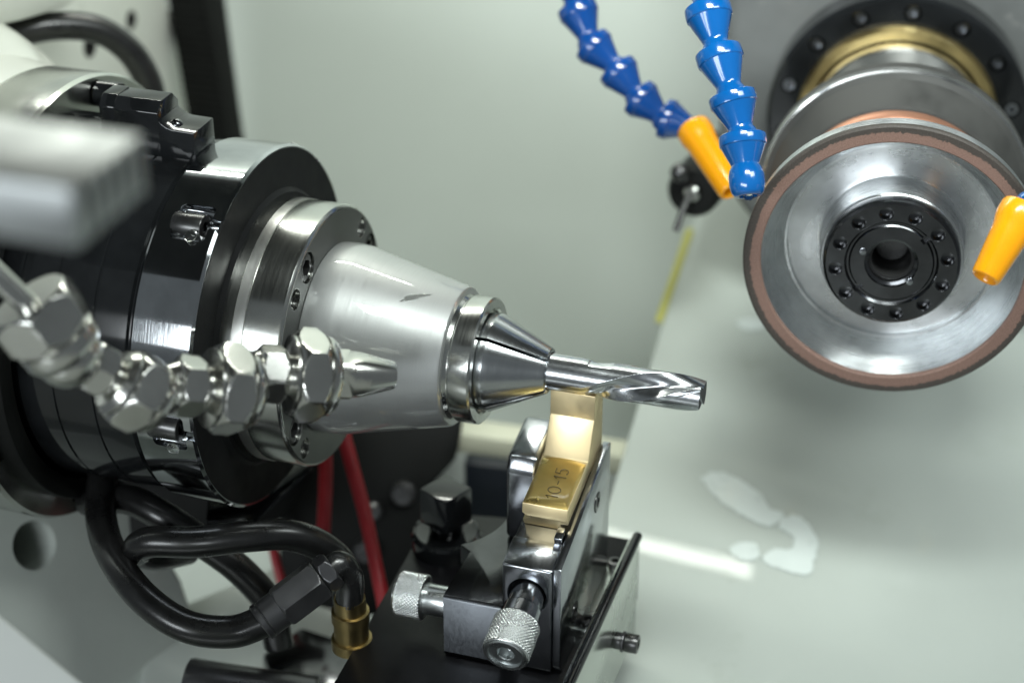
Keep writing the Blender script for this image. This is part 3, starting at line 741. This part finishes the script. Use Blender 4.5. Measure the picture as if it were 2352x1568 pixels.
# left side jaw behind the blade
jw = [(-12, -33), (-9.5, -28.2), (9.5, -24.4), (12.5, -27), (12.5, -59.9), (-12, -59.9)]
mk('rear_jaw', prism([V3(-11.5, y, z) for y, z in jw], V3(10.6, 0, 0), 1.6, 3), M['gun'], rs)

def knob(c, axis, Rk, L, matk, matface, parent, hexr=2.6):
    """knurled thumb screw head: diamond knurl, plain ends, hex socket"""
    a, u, v = frame(axis); nz, na, nd = 60, 304, 38
    vs, fs, rings = [], [], []
    prof = [(0.0, Rk*.90, 0), (.35, Rk*.97, 0)]+[(.6+(L-1.5)*i/nz, Rk, 1) for i in range(nz+1)]+[(L-.5, Rk*.985, 0), (L-.1, Rk*.95, 0), (L, Rk*.92, 0), (L-.3, Rk*.88, 0), (L-6, Rk*.88, 0)]
    for s, r, kf in prof:
        ring = []
        for k in range(na):
            t = 2*math.pi*k/na
            if kf:
                p1_ = (t*nd/(2*math.pi)+s/1.3) % 1; p2_ = (t*nd/(2*math.pi)-s/1.3) % 1
                h_ = min(abs(p1_-.5)*2, 1)*0.5+min(abs(p2_-.5)*2, 1)*0.5
                rr = r-0.6+0.6*min(min(abs(p1_-.5), abs(p2_-.5))*4, 1)
            else: rr = r-.12
            ring.append(len(vs)); vs.append(np.array(c)+s*a+rr*(math.cos(t)*u+math.sin(t)*v))
        rings.append(ring)
    for A_, B_ in zip(rings, rings[1:]):
        for k in range(na):
            j = (k+1) % na; fs.append((A_[j], A_[k], B_[k], B_[j]))
    fs.append(tuple(rings[0])); fs.append(tuple(reversed(rings[-1])))
    o = mk('knurled_head', (vs, fs), matk, parent, ang=70)
    e = cut(lathe([(L-6.2, 0), (L-6.2, Rk*.86), (L-.4, Rk*.86), (L+.15, Rk*.87), (L+.35, Rk*.82), (L+.3, Rk*.74), (L-.5, Rk*.70), (L-.5, 0)], c, a, 96), [hexnut(np.array(c)+a*L, a, hexr, 9, 0), lathe([(L-1.6, 0), (L-1.6, hexr*.5), (L-.2, hexr*1.3), (L+.9, hexr*1.5), (L+.9, 0)], c, a, 48)], True)
    mk('end_face', e, matface, o)
    return o
# front adjusting screw
fa = V3(0, -math.cos(SL), -math.sin(SL)); fc = V3(7.9, -50.2, -54.6)
fs_ = thing('adjusting_screw', 'knurled silver thumb screw facing the camera below the support blade', 'thumb screw', fc+fa*12, 'knurled thumb screws')
mk('collar', lathe([(-4, 0), (-4, 5.6), (3.2, 5.6), (3.4, 5.2), (3.8, 5.2), (4.0, 6.2), (8.4, 6.4), (9, 6.0), (9, 0)], fc, fa, 64), M['gun'], fs_)
knob(fc+fa*9.1, fa, 7.6, 13.0, M['knurl'], M['alu_bright'], fs_)
# left adjusting screw
lc = V3(-21.0, -38.5, -70.6); la = V3(-1, 0, 0)
ls_ = thing('adjusting_screw', 'knurled silver thumb screw sticking out to the left of the steady rest', 'thumb screw', lc+la*8, 'knurled thumb screws')
mk('shank', cyl(lc, la, 5.3, -3, 9.2, .3, 64), M['alu_bright'], ls_)
knob(lc+la*9.2, la, 7.6, 9.8, M['knurl'], M['alu_bright'], ls_)

# square-headed bolt
sb = V3(-40.5, 9, -80)
bo = thing('square_bolt', 'black square headed clamp bolt on a round collar', 'bolt', sb-V3(0, 0, 16))
Rz = Matrix.Rotation(R_(-24), 3, 'Z')
hd_ = box((0, 0, 0), (13.2, 13.2, 14), .6, Rz)
hd_ = ([tuple(V3(*p)*V3(1, 1, 1)+V3(sb[0], sb[1], sb[2]+13.6)) for p in hd_[0]], hd_[1])
mk('square_head', hd_, M['black'], bo)
mk('neck', cyl(sb, (0, 0, 1), 6.0, 2, 7, .5, 48), M['gun_dark'], bo)
mk('collar', lathe([(-9, 0), (-9, 11.8), (-2, 12.6), (1.5, 12.6), (2.6, 11.9), (3.0, 11), (2.2, 9), (2.2, 0)], sb, (0, 0, 1), 72), M['black'], bo)
mk('stud', cyl(sb, (0, 0, 1), 9.2, -26, -9, .4, 48), M['gun_dark'], bo)

# black slide and its side rail
sldz = -84.3
sl_ = [V3(-47.5, -140, sldz), V3(-53, 28, sldz), V3(-22, 34, sldz), V3(24, 34, sldz), V3(24, -140, sldz)]
sld = thing('slide', 'black machine slide carrying the steady rest', 'slide', (-12, -50, -110))
mk('slide_plate', prism(sl_, V3(0, 0, -26), .6), M['slide'], sld)
mk('side_rail', prism([V3(24.2, 16, -71.5), V3(27.9, 16, -71.5), V3(27.9, 16, -112), V3(24.2, 16, -112)], V3(0, -170, 0), .5), M['rail_side'], sld)
mk('rail_edge', tube([V3(27.2, 17, -70.3), V3(27.2, -150, -70.3)], 1.7, 16, n=3), M['black'], sld)
mk('clamp_plate', box((20.6, -6, -82.6), (5.6, 40, 3.2), .4), M['rail_side'], sld)
for k, (y, z) in enumerate(((12, -80.9), (-22.5, -80.9))):
    p = V3(20.7, y, z)
    mk('socket_screw', cut(cyl(p, (0, 0, 1), 2.6, -1, 2.2, .5, 32), [hexnut(p+V3(0, 0, 2), (0, 0, 1), 1.3, 3, 0)]), M['screw'], sld)
kn = V3(28.0, -13.5, -92.5)
kb = thing('rail_bolt', 'short black bolt with a washer on the side of the rail', 'bolt', kn)
mk('head', cut(cyl(kn, XA, 3.3, 3.6, 8.2, .5, 32), [hexnut(kn+V3(8, 0, 0), XA, 1.7, 4, 0)]), M['screw'], kb)
mk('washer', cyl(kn, XA, 3.6, 2.4, 3.5, .3, 32), M['fitting'], kb)
mk('body', cyl(kn, XA, 3.0, -.05, 2.4, .2, 32), M['screw'], kb)

# ================================================================== nickel ball-joint coolant pipe in front of the chuck
bp_ = thing('metal_coolant_pipe', 'nickel plated ball jointed coolant pipe in front of the chuck', 'coolant pipe', at(300, 1000, 500))
def P_(x, y, z): return at(x, y, z)
mk('pipe', tube([P_(-160, 480, 478), P_(-40, 600, 484), P_(70, 705, 490)], 3.2, 24), M['nickel'], bp_)
def element(p, q, s1, s2, rs_, rb_, rot=0.0):
    """hex body + larger hex cap along p -> q; returns its axis"""
    ax_ = unit(q-p); L_ = np.linalg.norm(q-p)
    mk('hex_body', hexnut(p, ax_, rs_, s1, .3, rot0=rot), M['nickel'], bp_)
    mk('neck', lathe([(-s1*1.0, 0), (-s1*1.0, rs_*.70), (-s1*.55, rs_*.90), (-s1*.5, rs_*.98), (s1*.5, rs_*.98), (s1*.62, rs_*.80), (s1*.72, rs_*.80), (s1*.80, rb_*.82), (L_-s2*.62, rb_*.97), (L_-s2*.54, rb_*.97), (L_-s2*.5, rb_*.9), (L_, rb_*.9), (L_, 0)], p, ax_, 64), M['nickel'], bp_)
    mk('hex_cap', hexnut(q, ax_, rb_, s2, .35, rot0=rot+.25), M['nickel'], bp_)
    mk('cap_lip', lathe([(s2*.45, 0), (s2*.45, rb_*.90), (s2*.56, rb_*.90), (s2*.58, rb_*.97), (s2*.72, rb_*.95), (s2*.9, rb_*.84), (s2*1.0, rb_*.64), (s2*1.0, 0)], q, ax_, 64), M['nickel'], bp_)
    return ax_
n0, n1 = P_(92, 728, 494), P_(155, 812, 500)
a_n = unit(n1-n0)
mk('hex_cap', hexnut(n0, a_n, 11.2, 12.0, .4, rot0=.35), M['nickel'], bp_)
mk('cap_lip', lathe([(3, 0), (3, 10.4), (6.6, 10.4), (7.0, 11.2), (10.5, 11.2), (12.5, 10.2), (13.4, 9.2), (13.4, 0)], n0, a_n, 64), M['nickel'], bp_)
mk('ball', ball(n1, 9.4, 56), M['nickel'], bp_)
element(P_(222, 846, 512), P_(312, 898, 519), 7.2, 9.4, 6.9, 10.4, .1)
mk('ball', ball(P_(372, 900, 524), 6.8, 48), M['nickel'], bp_)
element(P_(432, 886, 530), P_(522, 893, 536), 7.6, 9.2, 7.9, 12.0, .55)
mk('ball', ball(P_(574, 880, 541), 6.8, 48), M['nickel'], bp_)
element(P_(622, 858, 545), P_(706, 862, 549), 7.6, 9.0, 7.8, 12.4, .35)
z0, z1 = P_(742, 858, 551), P_(906, 862, 558)
za = unit(z1-z0); zl = np.linalg.norm(z1-z0)
mk('ball', ball(P_(740, 858, 550.5), 8.2, 48), M['nickel'], bp_)
nz = lathe([(2, 0), (2, 7.0), (3.2, 7.6), (8, 7.6), (8.6, 7.0), (11, 6.9), (zl-1, 4.4), (zl-.2, 4.1), (zl, 3.6), (zl, 1.7), (zl-6, 1.6), (zl-6, 0)], z0, za, 64)
ua = frame(za)[1]; va = frame(za)[2]
nz = cut(nz, [box(tuple(z0+za*9+d*10.6), (9, 9, 9), 0, Matrix([list(za), list(ua), list(va)]).transposed()) for d in (ua, -ua, va, -va)])
mk('nozzle', nz, M['nickel'], bp_)

# ================================================================== foreground bar (out of focus)
fz = 360
A = at(324, 298, 345); ZB = A[2]
Bq = on(158, 424, 2, ZB)
wy = Bq[1]-A[1]; XE = (A[0]+Bq[0])/2
low = on(172, 565, 0, XE)[2]
ym, zm = (A[1]+Bq[1])/2, (ZB+low)/2-1
bg = box((XE-60, ym, zm), (120, abs(wy), abs(ZB-low)), .5)
bg = cut(bg, [box((XE+.2, ym-abs(wy)/2+k*abs(wy)/6, zm-1.5), (7, 2.0, abs(ZB-low)), 0) for k in range(1, 6)])
br = solo('aluminium_bar', bg, M['bar'], 'blurred pale aluminium bar with a ridged end close to the camera at the left edge', 'bar')

# ================================================================== hoses
solo('upper_hose', tube([at(-120, 118, 700), at(0, 88, 705), at(110, 62, 712), at(215, 66, 720), at(290, 110, 728), at(335, 175, 735), at(352, 240, 740), at(356, 330, 742)], 5.6, 24), M['rubber'],
     'black hose arching over the chuck in front of the pale casting', 'hose')
lh = thing('hydraulic_hose', 'black rubber hose looping below the chuck into a hex fitting', 'hose', at(430, 1470, 600))
mk('hose', tube([at(236, 1090, 640), at(232, 1190, 628), at(262, 1282, 612), at(330, 1372, 600), at(425, 1436, 594), at(530, 1450, 592), at(612, 1424, 592)], 5.3, 28, 14), M['rubber'], lh)
f0, f1 = at(606, 1424, 592), at(748, 1318, 596)
fa_ = unit(f1-f0); fL = np.linalg.norm(f1-f0)
mk('ferrule', lathe([(-1.5, 0), (-1.5, 6.0), (-1, 6.4), (0.4, 6.4), (0.8, 6.0), (1.2, 6.3), (6.5, 6.3), (6.5, 0)], f0, fa_, 56), M['fitting'], lh)
mk('hex_fitting', hexnut(f0+fa_*14.4, fa_, 6.4, 16, .3), M['fitting'], lh)
mk('union_nut', hexnut(f0+fa_*25.2, fa_, 5.6, 4.8, .4, rot0=.3), M['fitting'], lh)
mk('elbow', tube([f0+fa_*23, f0+fa_*27, at(783, 1296, 598), at(803, 1328, 602), at(803, 1382, 606)], 4.6, 24, 8), M['screw'], lh)
e0 = at(803, 1372, 606)
mk('brass_adapter', lathe([(0, 0), (0, 5.2), (5, 5.4), (5.2, 6.3), (9, 6.3), (9.2, 5.8), (16, 5.8), (16.2, 6.8), (20, 6.8), (20, 0)], e0, (0, 0, -1), 48), M['brass'], lh)
solo('hydraulic_hose', tube([at(430, 1262, 640), at(360, 1275, 622), at(318, 1262, 612), at(345, 1244, 606), at(450, 1244, 603), at(560, 1232, 604), at(660, 1228, 608), at(735, 1252, 614), at(790, 1305, 622), at(800, 1380, 626)], 5.2, 24, 12), M['rubber'],
     'black rubber hose running level across the middle of the hose loop', 'hose', 'black hoses under the chuck')
solo('hydraulic_hose', tube([at(200, 1150, 650), at(290, 1146, 636), at(370, 1182, 628), at(470, 1248, 630), at(555, 1312, 634), at(620, 1390, 640), at(640, 1480, 645)], 5.2, 24, 12), M['rubber'],
     'black rubber hose slanting down behind the level hose', 'hose', 'black hoses under the chuck')
solo('lower_clamp_bar', prism([at(470, 1195, 650), at(585, 1170, 655), at(700, 1080, 665), at(725, 1080, 665), at(590, 1200, 655), at(480, 1225, 650)], V3(-6, 14, 0), 1.2), M['black'],
     'thin black bar curving under the chuck rim', 'bar')

# ================================================================== castings at lower left
n_ = unit(V3(0.88, -0.28, 0.38)); pc = at(80, 1250, 668)
def cp_(x, y): return on_plane(x, y, pc, n_)
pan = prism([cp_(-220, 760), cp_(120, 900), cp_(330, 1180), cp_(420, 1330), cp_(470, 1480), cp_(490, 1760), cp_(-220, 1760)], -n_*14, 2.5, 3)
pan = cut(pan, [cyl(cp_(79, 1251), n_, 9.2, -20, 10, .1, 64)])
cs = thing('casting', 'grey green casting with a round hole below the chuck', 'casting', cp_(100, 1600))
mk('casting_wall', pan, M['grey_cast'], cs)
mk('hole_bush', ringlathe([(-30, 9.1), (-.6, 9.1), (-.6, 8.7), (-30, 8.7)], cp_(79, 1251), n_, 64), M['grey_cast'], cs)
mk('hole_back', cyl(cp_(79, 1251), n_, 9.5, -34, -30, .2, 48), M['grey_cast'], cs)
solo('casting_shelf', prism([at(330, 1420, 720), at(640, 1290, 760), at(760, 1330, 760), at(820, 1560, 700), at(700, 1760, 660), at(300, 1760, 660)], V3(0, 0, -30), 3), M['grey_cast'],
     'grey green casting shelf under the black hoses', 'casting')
solo('dark_cylinder', cyl(at(530, 1590, 640), unit(V3(0.95, 0.2, -.1)), 10, -16, 30, 1.5, 48), M['fitting'], 'dark steel cylinder at the bottom edge below the hoses', 'cylinder')
solo('dark_block', prism([at(690, 1435, 700), at(812, 1475, 690), at(800, 1580, 670), at(660, 1640, 660), at(600, 1500, 690)], V3(0, 0, -25), 2), M['gun_dark'], 'dark steel block left of the black slide', 'block')
w0 = [at(-220, 1240, 500), at(0, 1398, 500), at(212, 1572, 500), at(330, 1680, 500), at(-220, 1900, 480)]
solo('white_cover', prism(w0, V3(10, 0, -40), 3, 3), M['cover'], 'blurred white cover edge at the bottom left corner', 'cover')
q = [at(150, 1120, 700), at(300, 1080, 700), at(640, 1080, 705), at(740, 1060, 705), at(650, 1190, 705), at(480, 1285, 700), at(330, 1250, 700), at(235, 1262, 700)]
solo('dark_fill', prism(q, V3(-12, 30, 0), 1), M['dark'], 'black sheet filling the gap between the chuck and the hoses', 'cover')  # black sheet added to fill the dark wedge behind the hoses
structure('sill_reflector', prism([V3(-420, -560, -215), V3(480, -560, -215), V3(480, -175, -190), V3(-420, -175, -190)], V3(0, 0, -12), 1), M['white_cast'])  # unseen pale plate, added to reflect in the front faces
# ribbed bellows beside the casting
bs = thing('bellows', 'dark ribbed bellows between the pale casting and the back wall', 'bellows', at(500, 420, 880))
for k in range(58):
    t = k/57
    p = at(436+82*t, -60+480*t, 868)
    mk('fold', box(tuple(p), (20, 14+1.2*(k % 2), 1.75), .3), M['dark'], bs)
mk('back_strip', prism([at(372, -90, 872), at(500, -90, 872), at(570, 430, 872), at(460, 430, 872)], V3(-3, 8, 0), .5), M['dark'], bs)

# coolant beads on the cone
def blob(a, x, R, L, Wd, hgt, skew, lb):
    gs_ = []
    vs, fs = [], []; nu, nv = 28, 14
    slope = -8.05/34
    for i in range(nv+1):
        rr = i/nv
        for k in range(nu):
            t = 2*math.pi*k/nu
            wob = 1+.18*math.sin(3*t+1)+.1*math.sin(5*t)
            du = rr*math.cos(t)*L*wob; dv = rr*math.sin(t)*Wd*wob+skew*du
            xx = x+du; RR = R+slope*(xx-x)
            vs.append(pol(xx, RR-.05+hgt*math.sqrt(max(0, 1-rr*rr)), a+math.degrees(dv/RR)))
    for i in range(nv):
        for k in range(nu):
            j = (k+1) % nu; fs.append((i*nu+k, i*nu+j, (i+1)*nu+j, (i+1)*nu+k))
    fs.append(tuple(nv*nu+k for k in range(nu)))
    return solo('coolant_drop', (vs, fs), M['coolant'], lb, 'drop')
blob(20, -43, 26.2, 4.2, 1.3, .12, -.75, 'smeared coolant drop on the upper side of the silver cone')
